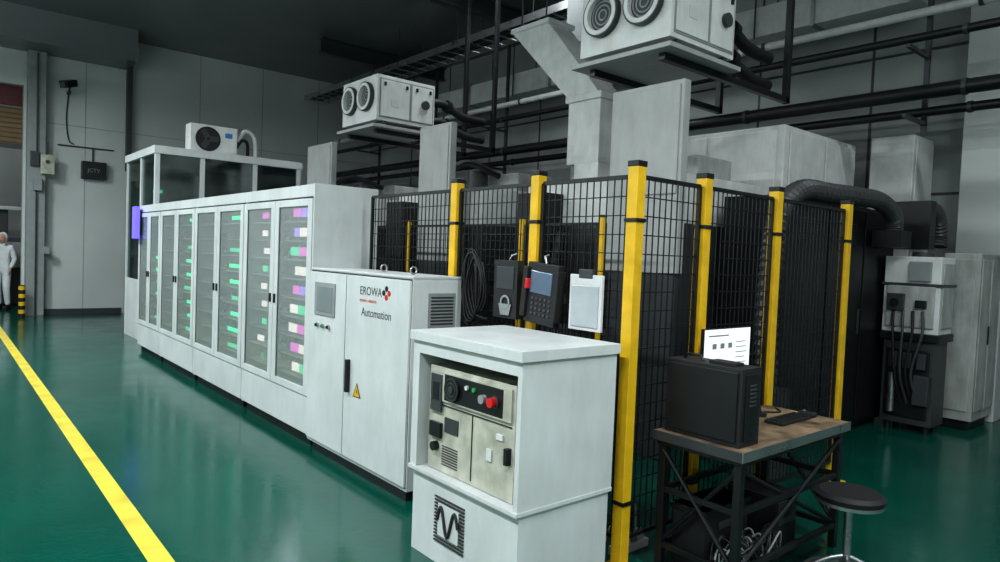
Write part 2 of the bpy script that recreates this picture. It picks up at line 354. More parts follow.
b.box(cx-0.006, cx, 2.78, 2.90, 0.70, 0.78, DARKG); b.box(cx-0.008, cx, 2.50, 2.54, 0.64, 0.70, PAPER); b.box(cx-0.008, cx, 2.42, 2.47, 0.76, 0.79, PAPER)
b.box(cx-0.02, cx, 2.92, 3.02, 0.66, 0.74, BLACK); b.cyl((cx, 2.97, 0.61), (cx-0.03, 2.97, 0.61), 0.025, BLACK)
for i in range(8): b.box(cx-0.004, cx, 2.78, 2.92, 0.52+i*0.014, 0.526+i*0.014, SEAM)
b.box(cx-0.005, cx, 2.36, 3.04, 0.835, 0.842, SEAM); b.box(cx-0.005, cx, 2.66, 2.666, 0.5, 0.835, SEAM)
b.box(cx-0.03, cx, 2.36, 2.385, 0.66, 0.74, BLACK)
b.done()

# ------------------------------------------------------------ safety fence
FX, FY, FZ = 2.83, 2.28, 2.14
fence = bpy.data.objects.new('safety_fence', None); C.objects.link(fence)
posts = [(FX, 5.1), (FX, 3.86), (FX, 3.03), (FX, FY), (3.45, FY), (4.28, FY), (5.35, FY)]
b = B('posts', 0.003)
for i, (x, y) in enumerate(posts):
    h = 0.034
    if i in (0,): continue
    b.box(x-h, x+h, y-h, y+h, 0.008, FZ, YEL); b.box(x-h-0.003, x+h+0.003, y-h-0.003, y+h+0.003, FZ, FZ+0.03, BLACK)
    b.box(x-0.08, x+0.08, y-0.08, y+0.08, 0, 0.01, YEL)
    for z in (0.35, 1.85): b.box(x-h-0.008, x+h+0.008, y-h-0.008, y+h+0.008, z, z+0.02, BLACK)
b.done(parent=fence)
def mesh_panel(b, p, q, z0=0.16, z1=2.09, dv=0.05, dh=0.10, w=0.0028):
    p = Vector((*p, 0)); q = Vector((*q, 0)); d = (q-p); L = d.length; d.normalize()
    p = p+d*0.05; L -= 0.10
    nrm = Vector((-d.y, d.x, 0))
    def bar(a, c, ww):
        e = (c-a).normalized(); o = nrm; s = e.cross(o)
        vs = [P+o*i*ww+s*j*ww for P in (a, c) for i, j in ((-1, -1), (1, -1), (1, 1), (-1, 1))]
        b.add(vs, [(0, 1, 2, 3), (7, 6, 5, 4), (0, 4, 5, 1), (1, 5, 6, 2), (2, 6, 7, 3), (3, 7, 4, 0)], BLACK)
    Z = lambda t, z: p+d*t+Vector((0, 0, z))
    n = max(1, round(L/dv))
    for i in range(1, n): bar(Z(L*i/n, z0), Z(L*i/n, z1), w)
    m = round((z1-z0)/dh)
    for i in range(1, m): bar(Z(0, z0+(z1-z0)*i/m)+nrm*0.004, Z(L, z0+(z1-z0)*i/m)+nrm*0.004, w)
    bar(Z(0, z0), Z(0, z1), 0.011); bar(Z(L, z0), Z(L, z1), 0.011); bar(Z(0, z0), Z(L, z0), 0.011); bar(Z(0, z1), Z(L, z1), 0.011)
b = B('mesh_panels')
for i in range(len(posts)-1): mesh_panel(b, posts[i], posts[i+1])
b.done(parent=fence)
f2 = bpy.data.objects.new('inner_safety_fence', None); C.objects.link(f2)
pp = [(4.08, 8.4), (4.08, 6.45), (4.08, 4.56), (4.08, 3.61)]
b = B('posts', 0.003)
for x, y in pp: b.box(x-.022, x+.022, y-.022, y+.022, 0, 1.98, YEL); b.box(x-.025, x+.025, y-.025, y+.025, 1.98, 2.0, BLACK)
b.done(parent=f2)
b = B('mesh_panels')
for i in range(3): mesh_panel(b, pp[i], pp[i+1], z1=1.93, dv=0.08, dh=0.15)
b.done(parent=f2)

# ------------------------------------------------------------ things hung on the fence
def pendant(y, zc, w, h, rot, name):
    b = B(name, 0.006)
    M = Matrix.Translation((2.765, y, zc)) @ Matrix.Rotation(rot, 4, 'X')
    b.box(-0.025, 0.02, -w/2, w/2, -h/2, h/2, BLACKM, M)
    b.box(-0.032, -0.024, -w/2+0.04, w/2-0.04, 0.0, h/2-0.05, BLUELCD, M)
    for i in range(4):
        for k in range(5): b.box(-0.031, -0.024, -w/2+0.04+k*0.036, -w/2+0.060+k*0.036, -0.04-i*0.03, -0.025-i*0.03, DARKG, M)
    b.box(-0.055, -0.02, w/2-0.04, w/2-0.015, 0.02, 0.08, RED, M)
    b.box(-0.045, 0.02, -w/2-0.02, -w/2+0.02, -h/2+0.03, h/2-0.03, RUBBER, M); b.box(-0.045, 0.02, w/2-0.02, w/2+0.02, -h/2+0.03, h/2-0.03, RUBBER, M)
    b.tube([M @ Vector(v) for v in ((0, 0, h/2), (0.0, 0.02, h/2+0.04), (0.03, 0.02, h/2+0.05))], 0.007, STEEL)
    b.done()
pendant(2.88, 1.43, 0.26, 0.36, math.radians(5), 'robot_teach_pendant')
b = B('pendant_holder_bracket', 0.004)
b.box(2.73, 2.785, 3.08, 3.30, 1.26, 1.62, BLACKM); b.box(2.725, 2.73, 3.11, 3.27, 1.44, 1.58, DARKG)
b.poly([(2.722, 3.22, 1.28), (2.722, 3.14, 1.28), (2.722, 3.12, 1.35), (2.722, 3.24, 1.35)], GREYP); b.ring((2.724, 3.18, 1.36), (-1, 0, 0), 0.045, 0.03, 0.004, GREYP)
b.tube([(2.76, 3.19, 1.62), (2.76, 3.17, 1.65), (2.79, 3.16, 1.66)], 0.007, STEEL); b.done()
b = B('document_pouch', 0.004)
b.box(2.765, 2.785, 2.43, 2.67, 1.25, 1.56, PAPER); b.box(2.758, 2.765, 2.45, 2.65, 1.27, 1.50, SLEEVE); b.box(2.76, 2.79, 2.50, 2.60, 1.54, 1.59, DARKG)
b.done()
b = B('coiled_cable')
for k in range(8):
    yc = 3.50+0.012*k; rz = 0.17+0.012*k
    b.tube([(2.765-0.012*(k % 3), yc+0.075*math.cos(t)+0.01*math.sin(3*t+k), 1.43+rz*math.sin(t)) for t in [i*2*math.pi/24 for i in range(25)]], 0.008, RUBBER, seg=6)
b.tube([(2.75, 3.50, 1.25), (2.75, 3.42, 1.235), (2.74, 3.36, 1.24)], 0.009, RUBBER, seg=6, sub=6)
b.done()

# ------------------------------------------------------------ work table
b = B('steel_workbench', 0.002)
tx0, tx1, ty0, ty1 = 2.97, 4.15, 1.68, 2.20
b.box(tx0, tx1, ty0, ty1, 0.722, 0.75, WOOD); b.box(tx0-0.005, tx1+0.005, ty0-0.006, ty0, 0.70, 0.752, STEEL); b.box(tx0-0.006, tx0, ty0, ty1, 0.70, 0.752, DARKG)
b.box(tx0+0.02, tx1-0.02, ty0+0.01, ty1-0.01, 0.675, 0.721, BLACK)
for x in (tx0+0.03, tx1-0.07):
    for y in (ty0+0.02, ty1-0.06): b.box(x, x+0.04, y, y+0.04, 0, 0.675, BLACK)
for z in (0.12, 0.42):
    b.box(tx0+0.04, tx1-0.04, ty0+0.025, ty0+0.05, z, z+0.03, BLACK); b.box(tx0+0.04, tx1-0.04, ty1-0.05, ty1-0.025, z, z+0.03, BLACK)
    for x in (tx0+0.035, tx1-0.065): b.box(x, x+0.025, ty0+0.04, ty1-0.04, z, z+0.03, BLACK)
for a, c in (((tx0+.05, ty0+.03, .15), (tx1-.05, ty0+.03, .65)), ((tx0+.05, ty0+.05, .65), (tx1-.05, ty0+.05, .15)), ((tx0+.04, ty0+.04, .15), (tx0+.04, ty1-.04, .65)), ((tx0+.05, ty0+.04, .65), (tx0+.05, ty1-.04, .15)), ((tx1-.04, ty0+.04, .15), (tx1-.04, ty1-.04, .65))):
    b.cyl(a, c, 0.013, BLACK, 6)
b.done()
b = B('desktop_computer_case', 0.006)
b.box(3.02, 3.20, 1.73, 2.17, 0.752, 1.14, BLACKM); b.box(3.01, 3.02, 1.75, 2.15, 0.775, 1.12, BLACK); b.box(3.05, 3.17, 1.722, 1.73, 0.78, 1.11, BLACK)
b.box(3.07, 3.15, 1.80, 1.95, 1.14, 1.155, BLACKM); b.tube([(3.1, 2.0, 1.14), (3.1, 2.02, 1.165), (3.1, 2.10, 1.165), (3.1, 2.12, 1.14)], 0.008, BLACK)
for i in range(6): b.box(3.08, 3.14, 1.718, 1.722, 0.95+i*0.02, 0.96+i*0.02, DARKG)
b.done()
b = B('computer_monitor', 0.003)
b.box(3.26, 3.74, 2.11, 2.13, 0.97, 1.285, BLACK); b.box(3.265, 3.735, 2.106, 2.11, 0.98, 1.28, LCD)
b.box(3.46, 3.52, 2.12, 2.15, 0.76, 1.05, BLACK); b.box(3.38, 3.60, 2.03, 2.17, 0.752, 0.765, BLACK)
for i in range(6): b.box(3.58, 3.70-0.01*(i % 3), 2.104, 2.106, 1.05+i*0.03, 1.055+i*0.03, GREYP)
for k in range(3): b.box(3.34+k*0.08, 3.38+k*0.08, 2.104, 2.106, 1.17, 1.20, GREYP)
b.box(3.30, 3.5, 2.104, 2.106, 1.24, 1.248, GREYP)
b.done()
b = B('computer_keyboard', 0.003); b.box(3.66, 4.0, 1.84, 1.95, 0.752, 0.77, BLACKM)
for i in range(4):
    for k in range(11): b.box(3.675+k*0.029, 3.70+k*0.029, 1.848+i*0.025, 1.868+i*0.025, 0.77, 0.776, BLACK)
b.done()
b = B('computer_mouse', 0.01); b.box(4.03, 4.09, 1.84, 1.94, 0.752, 0.78, BLACKM); b.cyl((4.06, 1.90, 0.78), (4.06, 1.915, 0.782), 0.008, STEEL, 10); b.done()
b = B('desk_microphone'); b.cyl((3.80, 2.05, 0.76), (3.74, 2.07, 0.98), 0.010, BLACKM); b.cyl((3.80, 2.05, 0.752), (3.80, 2.05, 0.772), 0.035, BLACKM)
b.cyl((3.74, 2.07, 0.98), (3.725, 2.075, 1.02), 0.016, BLACKM)
b.tube([(3.82, 2.05, 0.76), (3.9, 2.08, 0.757), (4.0, 2.03, 0.757), (4.08, 2.1, 0.757)], 0.005, RUBBER, sub=6); b.done()
# stool
b = B('round_stool')
sx, sy = 3.76, 1.50
b.cyl((sx, sy, 0.415), (sx, sy, 0.45), 0.165, BLACKM, 36, r1=0.175); b.cyl((sx, sy, 0.45), (sx, sy, 0.468), 0.175, BLACKM, 36, r1=0.15)
b.ring((sx, sy, 0.405), (0, 0, 1), 0.168, 0.15, 0.018, STEEL, 36)
b.cyl((sx, sy, 0.08), (sx, sy, 0.41), 0.022, STEEL)
for k in range(4):
    a = k*math.pi/2+0.5; b.tube([(sx, sy, 0.12), (sx+0.1*math.cos(a), sy+0.1*math.sin(a), 0.08), (sx+0.19*math.cos(a), sy+0.19*math.sin(a), 0.014)], 0.014, STEEL, sub=4)
b.ring((sx, sy, 0.0), (0, 0, 1), 0.205, 0.18, 0.02, STEEL, 36)
b.done()
# clutter beneath bench
b = B('floor_cable_tangle')
for k in range(30):
    a = random.uniform(0, 6.28); cx_ = random.uniform(3.12, 3.5); cy_ = random.uniform(1.80, 1.84); r_ = random.uniform(.05, .12)
    b.tube([(cx_+r_*math.cos(a+i*.9)*(1+.2*random.random()), cy_+min(r_, .07)*math.sin(a+i*.9), 0.012+random.random()*0.22) for i in range(7)], 0.006, [RUBBER, DARKG, DARKG, RUBBER, GREYP][k % 5], seg=6, sub=5)
b.done()
b = B('black_storage_crate', 0.008)
b.box(3.08, 3.50, 1.93, 2.13, 0.0, 0.36, BLACKM); b.box(3.07, 3.51, 1.92, 2.14, 0.33, 0.36, BLACK); b.box(3.2, 3.38, 1.922, 1.93, 0.24, 0.28, DARKG)
for i in range(5): b.box(3.12+i*0.08, 3.13+i*0.08, 1.925, 1.93, 0.03, 0.2, BLACK)
b.done()
b = B('power_strip', 0.004); b.box(2.92, 3.20, 2.37, 2.43, 0.0, 0.045, PAPER)
for i in range(4): b.box(2.94+i*0.062, 2.98+i*0.062, 2.38, 2.42, 0.045, 0.10 if i % 2 else 0.07, PAPER if i % 2 else GREYP)
for k in range(7):
    q0 = 2.94+k*0.035
    b.tube([(q0, 2.40, 0.07), (q0+random.uniform(-.03, .05), 2.42, 0.17+random.uniform(0, .08)), (q0+random.uniform(-.03, .08), 2.48, 0.12), (q0+random.uniform(-.03, .1), 2.52, 0.01)], 0.006, PAPER if k % 2 else RUBBER, sub=6, seg=6)
b.done()
b = B('uninterruptible_power_supply', 0.006); b.box(3.60, 3.84, 1.82, 2.12, 0, 0.36, BLACKM); b.box(3.62, 3.82, 1.812, 1.82, 0.2, 0.33, DARKG); b.box(3.68, 3.76, 1.808, 1.813, 0.24, 0.29, BLACK); b.done()

# ------------------------------------------------------------ glazed booth behind the row
b = B('glazed_measuring_booth', 0.004)
bx0, bx1, by0, by1, bz = 2.62, 4.95, 11.4, 13.4, 3.12
for x in (bx0, 3.28, 4.12, bx1-0.07): b.box(x, x+0.07, by0, by0+0.07, 0, bz-0.12, WHITE)
for y in (12.3, by1-0.07): b.box(bx0, bx0+0.07, y, y+0.07, 0, bz-0.12, WHITE)
b.box(bx0-0.02, bx1+0.02, by0-0.02, by1+0.02, bz-0.12, bz, WHITE)
b.box(bx0+.07, bx1-.07, by0, by0+0.06, 2.05, 2.15, WHITE)
b.box(bx0+.07, bx1-.07, by0+0.03, by0+0.04, 0.1, bz-0.12, BOOTHG); b.box(bx0+0.03, bx0+0.04, by0+.07, by1-.07, 1.0, bz-0.12, BOOTHG); b.box(bx0+0.01, bx0+0.06, by0+.07, by1-.07, 0.0, 1.0, WHITE)
b.box(bx0, bx1, by1-0.04, by1, 0, bz-0.12, WALLM); b.box(bx1-0.04, bx1, by0+.07, by1, 0, bz-0.12, WALLM)
b.box(2.80, 2.92, 12.2, 12.3, 2.45, 2.50, LG); b.box(2.80, 2.86, 12.2, 12.3, 2.25, 2.30, LG)
b.box(3.2, 4.5, 12.2, 13.0, 0.0, 2.2, GREYP); b.box(3.4, 4.3, 12.3, 12.9, 2.2, 2.7, WHITE2)
b.done()
b = B('air_conditioner_outdoor_unit', 0.01)
ax0, ax1, ay, az = 3.22, 3.96, 11.75, 3.14
b.box(ax0, ax1, ay, ay+0.3, az, az+0.46, HVAC)
for x in (ax0+0.1, ax1-0.15): b.box(x, x+0.05, ay-0.02, ay+0.32, bz, az, DARKG)
b.cyl((ax0+0.27, ay, az+0.23), (ax0+0.27, ay-0.004, az+0.23), 0.20, BLACK, 32)
for r_ in (0.05, 0.10, 0.15, 0.195): b.ring((ax0+0.27, ay-0.02, az+0.23), (0, 1, 0), r_, r_-0.006, 0.006, DARKG, 32)
for k in range(3):
    a = k*2.094; M = Matrix.Translation((ax0+0.27, ay-0.01, az+0.23)) @ Matrix.Rotation(a, 4, 'Y'); b.box(0.02, 0.17, -0.004, 0.004, -0.04, 0.05, DARKG, M)
b.box(ax0+0.51, ax1-0.02, ay-0.006, ay, az+0.05, az+0.41, HVAC); b.box(ax0+0.54, ax0+0.66, ay-0.009, ay-0.005, az+0.28, az+0.36, BLUEL)
b.done()
b = B('insulated_refrigerant_hose'); b.tube([(4.01, 11.9, 3.42), (4.14, 11.88, 3.60), (4.3, 11.9, 3.5), (4.35, 11.95, 3.13)], 0.033, HVAC, sub=8, rib=0.03)
b.tube([(4.01, 11.95, 3.30), (4.10, 11.93, 3.44), (4.20, 11.95, 3.4), (4.23, 12.0, 3.13)], 0.028, BLACK, sub=8); b.done()

# ------------------------------------------------------------ machines inside the cell
def edm(y0, yp0, yp1, ph):
    b = B('electrical_discharge_machine', 0.01)
    y1 = y0+1.9
    b.box(4.75, 6.6, y0, y1, 0.0, 0.9, DARKG); b.box(4.70, 4.75, y0+0.1, y1-0.1, 0.15, 0.85, DARKG)
    b.box(5.0, 6.6, y0, y1, 0.9, 2.0, DARKG); b.box(5.0, 6.6, y0, y1, 2.0, 2.45, HVAC); b.box(4.95, 5.0, y0+0.25, y1-0.25, 1.0, 1.95, BLACK)
    b.box(4.72, 5.0, y0+0.3, y0+0.36, 0.9, 1.9, STEEL)
    b.box(4.72, 5.0, y1-0.55, y1-0.15, 1.2, 2.3, BLACKM)
    b.box(4.60, 4.69, yp0, yp1, 1.55, ph, PANELW); b.box(4.62, 4.69, yp0+0.02, yp1-0.02, 0.0, 1.55, DARKG)
    b.box(4.585, 4.60, yp0+0.03, yp1-0.03, 2.2, ph-0.04, PANELW)
    b.cyl((5.6, y0+0.9, 2.45), (5.6, y0+0.9, 2.75), 0.14, DARKG, 24); b.box(5.8, 6.4, y0+0.3, y1-0.75, 2.45, 2.72, WHITE2)
    b.tube([(5.0, y0+0.5, 2.3), (4.85, y0+0.5, 2.6), (5.2, y0+0.6, 2.8), (5.8, y0+0.7, 2.7)], 0.04, RUBBER, sub=8, rib=0.06)
    b.tube([(4.74, y1-0.8, 1.9), (4.72, y1-0.75, 1.5), (4.72, y1-0.9, 1.2), (4.9, y1-1.0, 0.95)], 0.05, RUBBER, sub=8, rib=0.06)
    b.done()
edm(3.62, 3.27, 4.02, 3.12)
edm(6.3, 6.45, 7.10, 3.17)
edm(9.35, 9.5, 10.35, 3.25)

b = B('dielectric_tank_cabinet', 0.01)
b.box(6.9, 8.65, 3.62, 5.5, 0, 3.15, HVAC); b.box(6.88, 6.9, 3.7, 4.5, 0.5, 3.1, HVAC); b.box(6.88, 6.9, 4.55, 5.4, 0.5, 3.1, HVAC); b.box(7.0, 7.8, 3.60, 3.62, 0.4, 3.1, HVAC); b.box(7.84, 8.58, 3.60, 3.62, 0.4, 3.1, HVAC); b.done()
b = B('tall_storage_locker', 0.01); b.box(8.78, 9.4, 3.02, 3.5, 0, 3.25, HVAC); b.box(8.82, 9.36, 3.0, 3.02, 0.1, 3.2, HVAC); b.box(8.84, 8.86, 2.97, 3.0, 1.4, 1.6, BLACK); b.done()
b = B('black_machine_cabinet', 0.008)
for i, (xa, xb) in enumerate(((5.62, 6.42), (6.42, 7.22), (7.22, 8.0))):
    b.box(xa+.003, xb-.003, 2.9, 3.5, 0.06, 2.27, BLACK); b.box(xa+0.02, xb-0.02, 2.885, 2.9, 0.1, 2.24, BLACK); b.box(xb-0.09, xb-0.07, 2.865, 2.885, 1.0, 1.25, DARKG)
    for k in range(7): b.box(xa+0.2, xb-0.2, 2.88, 2.886, 1.9+k*0.03, 1.91+k*0.03, DARKG)
b.box(5.7, 7.9, 2.95, 3.45, 0, 0.07, BLACK)
b.done()
b = B('flexible_exhaust_hose')
b.tube([(4.88, 2.60, 0.70), (4.84, 2.60, 1.2), (4.86, 2.60, 1.7), (4.95, 2.60, 2.05), (5.25, 2.60, 2.25), (5.8, 2.62, 2.28), (6.5, 2.66, 2.31), (7.0, 2.68, 2.31), (7.35, 2.68, 2.20), (7.45, 2.70, 2.02)], 0.08, HOSE, seg=18, sub=14, rib=0.08)
b.box(7.30, 7.58, 2.58, 2.85, 1.88, 2.05, BLACK); b.box(4.74, 5.02, 2.48, 2.76, 0.0, 0.72, DARKG)
b.done()
b = B('flexible_exhaust_hose')
b.tube([(7.98, 2.62, 2.26), (8.15, 2.60, 2.30), (8.32, 2.60, 2.23), (8.40, 2.60, 2.06), (8.38, 2.60, 1.93)], 0.09, HOSE, seg=18, sub=8, rib=0.06)
b.box(7.82, 7.98, 2.50, 2.84, 1.88, 2.38, BLACK)
b.done()
# coolant filter machine
b = B('coolant_filtration_machine', 0.008)
b.box(7.66, 8.06, 2.32, 2.84, 1.02, 1.80, HVAC); b.box(7.63, 7.66, 2.36, 2.80, 1.08, 1.50, WHITE2); b.box(7.62, 7.66, 2.4, 2.6, 1.55, 1.75, GREYP); b.box(7.70, 8.02, 2.305, 2.32, 1.08, 1.74, WHITE2)
b.box(7.68, 8.04, 2.34, 2.82, 0.08, 0.94, DARKG); b.box(7.66, 7.68, 2.38, 2.78, 0.15, 0.85, BLACK); b.box(7.64, 8.08, 2.30, 2.85, 0.94, 1.02, BLACK)
for x in (7.74, 7.98):
    for y in (2.40, 2.76): b.cyl((x, y, 0), (x, y, 0.08), 0.03, BLACK)
for k in range(4): b.tube([(7.62, 2.72-k*0.09, 1.25), (7.57, 2.7-k*0.09, 1.02), (7.57, 2.66-k*0.05, 0.6), (7.66, 2.62-k*0.06, 0.3)], 0.014, [RUBBER, DARKG, RUBBER, DARKG][k], sub=6)
b.box(7.58, 7.63, 2.62, 2.78, 1.25, 1.42, DARKG); b.cyl((7.58, 2.70, 1.33), (7.55, 2.70, 1.33), 0.04, BLACK); b.box(7.59, 7.63, 2.42, 2.52, 1.28, 1.36, BLACK)
b.box(7.64, 8.08, 2.30, 2.86, 1.50, 1.53, DARKG); b.cyl((7.85, 2.55, 1.80), (7.85, 2.55, 1.85), 0.1, DARKG)
b.box(7.60, 7.66, 2.36, 2.5, 0.3, 0.6, DARKG); b.cyl((7.62, 2.7, 0.2), (7.62, 2.7, 0.6), 0.035, STEEL)
for k in range(3): b.box(7.61, 7.66, 2.40+k*0.13, 2.48+k*0.13, 0.66, 0.82, DARKG)
b.done()
b = B('electrical_enclosure', 0.008); b.box(8.30, 9.0, 2.16, 2.50, 0.1, 1.86, WHITE2); b.box(8.33, 8.62, 2.145, 2.16, 0.2, 1.8, WHITE2); b.box(8.66, 8.97, 2.145, 2.16, 0.2, 1.8, WHITE2); b.box(8.35, 8.95, 2.2, 2.46, 0, 0.1, BLACK); b.box(8.60, 8.62, 2.13, 2.145, 0.9, 1.1, BLACK)
b.box(8.284, 8.30, 2.2, 2.46, 0.2, 1.8, WHITE2); b.done()
b = B('exhaust_pipe_vertical'); b.cyl((9.2, 1.95, 0.0), (9.2, 1.95, 4.6), 0.07, DARKG); b.cyl((9.2, 1.95, 2.0), (9.2, 1.95, 2.08), 0.10, DARKG); b.done()

# ------------------------------------------------------------ overhead air purifiers
def purifier(y0, y1, z0):
    b = B('overhead_air_purifier', 0.008)
    x0, x1, z1 = 4.5, 5.42, z0+0.6
    b.box(x0, x1, y0, y1, z0, z1, HVAC)
    for yc in (y0+(y1-y0)*0.27, y0+(y1-y0)*0.73):
        b.ring((x0-0.06, yc, z0+0.33), (1, 0, 0), 0.195, 0.180, 0.06, DARKG, 32); b.ring((x0-0.065, yc, z0+0.33), (1, 0, 0), 0.18, 0.14, 0.06, HVAC, 32)
        b.cyl((x0-0.004, yc, z0+0.33), (x0-0.012, yc, z0+0.33), 0.15, DARKG, 28)
        for r_ in (0.05, 0.09, 0.125): b.ring((x0-0.02, yc, z0+0.33), (1, 0, 0), r_, r_-0.014, 0.01, GREYP, 24)
    b.box(x0+0.06, x0+0.5, y0-0.014, y0, z0+0.06, z1-0.06, HVAC); b.box(x0+0.54, x1-0.04, y0-0.014, y0, z0+0.06, z1-0.06, HVAC)
    b.box(x0+0.04, x1-0.02, y0-0.006, y0, z0+0.04, z1-0.04, GREYP)
    for x in (x0+0.1, x0+0.44, x0+0.6, x1-0.1):
        b.box(x, x+0.03, y0-0.03, y0-0.012, z1-0.14, z1-0.09, BLACK)
    b.box(x0+0.22, x0+0.34, y0-0.018, y0-0.012, z0+0.2, z0+0.3, PAPER)
    b.cyl((x0+0.75, y0-0.014, z0+0.3), (x0+0.75, y0-0.05, z0+0.3), 0.06, DARKG)
    b.box(x0-0.06, x1+0.05, y0-0.05, y1+0.05, z0-0.10, z0-0.06, PANELW)
    for x in (x0+0.1, x1-0.15): b.box(x, x+0.05, y0, y1, z0-0.06, z0, DARKG)
    for y in (y0+0.08, y1-0.14):
        b.box(x0+0.05, x1+1.2, y, y+0.06, z0-0.16, z0-0.10, BLACK); b.box(x1+1.14, x1+1.2, y, y+0.06, z0-0.16, ZC, BLACK)
    for dz in (0.15, 0.42):
        b.tube([(x1, y0+0.3, z0+dz), (x1+0.35, y0+0.3, z0+dz+0.03), (x1+0.7, y0+0.28, z0+dz-0.1), (x1+1.1, y0+0.28, z0+dz-0.12)], 0.06, RUBBER, sub=8, seg=12)
        b.cyl((x1+0.4, y0+0.3, z0+dz+.02), (x1+0.47, y0+0.3, z0+dz), 0.09, BLACK)
    b.done()
purifier(3.36, 4.34, 3.45); purifier(8.02, 8.98, 3.38)

# ------------------------------------------------------------ overhead services
def pipe_y(name, x, z, r, mt, ya=-3.3, yb=17.0):
    b = B(name); b.cyl((x, ya, z), (x, yb, z), r, mt, 14)
    y = ya+0.8
    while y < yb:
        b.ring((x, y, z), (0, 1, 0), r+0.012, r, 0.04, DARKG, 14); y += 2.4
    b.done()
pipe_y('overhead_air_pipe', 7.92, 4.10, 0.045, BLACK)
pipe_y('overhead_air_pipe', 8.0, 3.54, 0.075, BLACK)
pipe_y('overhead_air_pipe', 8.2, 3.37, 0.05, BLACK)
pipe_y('fire_water_pipe', 8.3, 3.66, 0.02, REDD)
pipe_y('overhead_air_pipe', 8.35, 4.5, 0.05, HVAC)
b = B('pipe_support_frame')
for y in (-2, 0.4, 2.8, 7.6, 10.0, 12.4, 14.8):
    b.box(8.42, 8.47, y, y+0.05, 3.2, ZC, DARKG); b.box(7.85, 8.47, y, y+0.04, 3.27, 3.31, DARKG); b.box(7.85, 8.47, y, y+0.04, 4.0, 4.04, DARKG)
b.done()
b = B('overhead_cable_tray')
for x in (7.2, 7.75): b.box(x, x+0.02, -3, 16.5, 5.35, 5.47, STEEL)
y = -2.9
while y < 16.4: b.box(7.22, 7.75, y, y+0.03, 5.36, 5.38, STEEL); y += 0.35
y = -2
while y < 16: b.cyl((7.2, y, 5.4), (7.2, y, ZC), 0.01, DARKG, 6); b.cyl((7.77, y, 5.4), (7.77, y, ZC), 0.01, DARKG, 6); y += 2
for x in (7.32, 7.40, 7.52, 7.6): b.cyl((x, -3, 5.40), (x, 16.4, 5.40), 0.022, BLACK, 8)
b.done()
b = B('ventilation_duct', 0.01)
b.box(8.6, 9.1, 3.0, 16.8, 4.75, 5.15, HVAC)
for y in (4.2, 6.6, 9.0, 11.4, 13.8): b.box(8.57, 9.13, y, y+0.05, 4.72, 5.18, STEEL)
for y in (5, 10, 15):
    for x in (8.55, 9.13): b.cyl((x, y, 4.72), (x, y, ZC), 0.012, DARKG, 6)
b.done()
b = B('branch_duct_hood', 0.01)
vs = [(5.75, 6.10, 4.5), (6.15, 6.10, 4.5), (6.15, 6.75, 4.5), (5.75, 6.75, 4.5), (5.75, 5.2, 3.5), (6.15, 5.2, 3.5), (6.15, 5.7, 3.5), (5.75, 5.7, 3.5)]
b.add(vs, [(0, 1, 5, 4), (1, 2, 6, 5), (2, 3, 7, 6), (3, 0, 4, 7), (4, 5, 6, 7), (0, 1, 2, 3)], HVAC)
b.box(5.75, 6.15, 5.2, 5.7, 2.74, 3.5, HVAC); b.box(5.72, 6.18, 5.17, 5.73, 3.46, 3.54, HVAC); b.box(5.72, 6.18, 6.07, 6.78, 4.5, 4.56, HVAC)
b.box(6.15, 6.9, 6.25, 6.6, 4.16, 4.48, GREYP); b.box(6.55, 6.9, 6.25, 6.6, 4.48, ZC, GREYP)
for x, y in ((5.8, 6.2), (5.8, 6.65)): b.cyl((x, y, 4.56), (x, y, ZC), 0.012, DARKG, 6)
b.box(5.7, 6.2, 5.15, 5.52, 2.46, 2.74, HVAC)
b.done()
b = B('steel_roof_beam')
for y in (1.0, 5.2, 9.4, 13.6):
    b.box(6.3, XR, y, y+0.16, ZC-0.03, ZC, DARKG); b.box(6.3, XR, y+0.07, y+0.09, ZC-0.28, ZC-0.03, DARKG); b.box(6.3, XR, y, y+0.16, ZC-0.31, ZC-0.28, DARKG)
b.done()

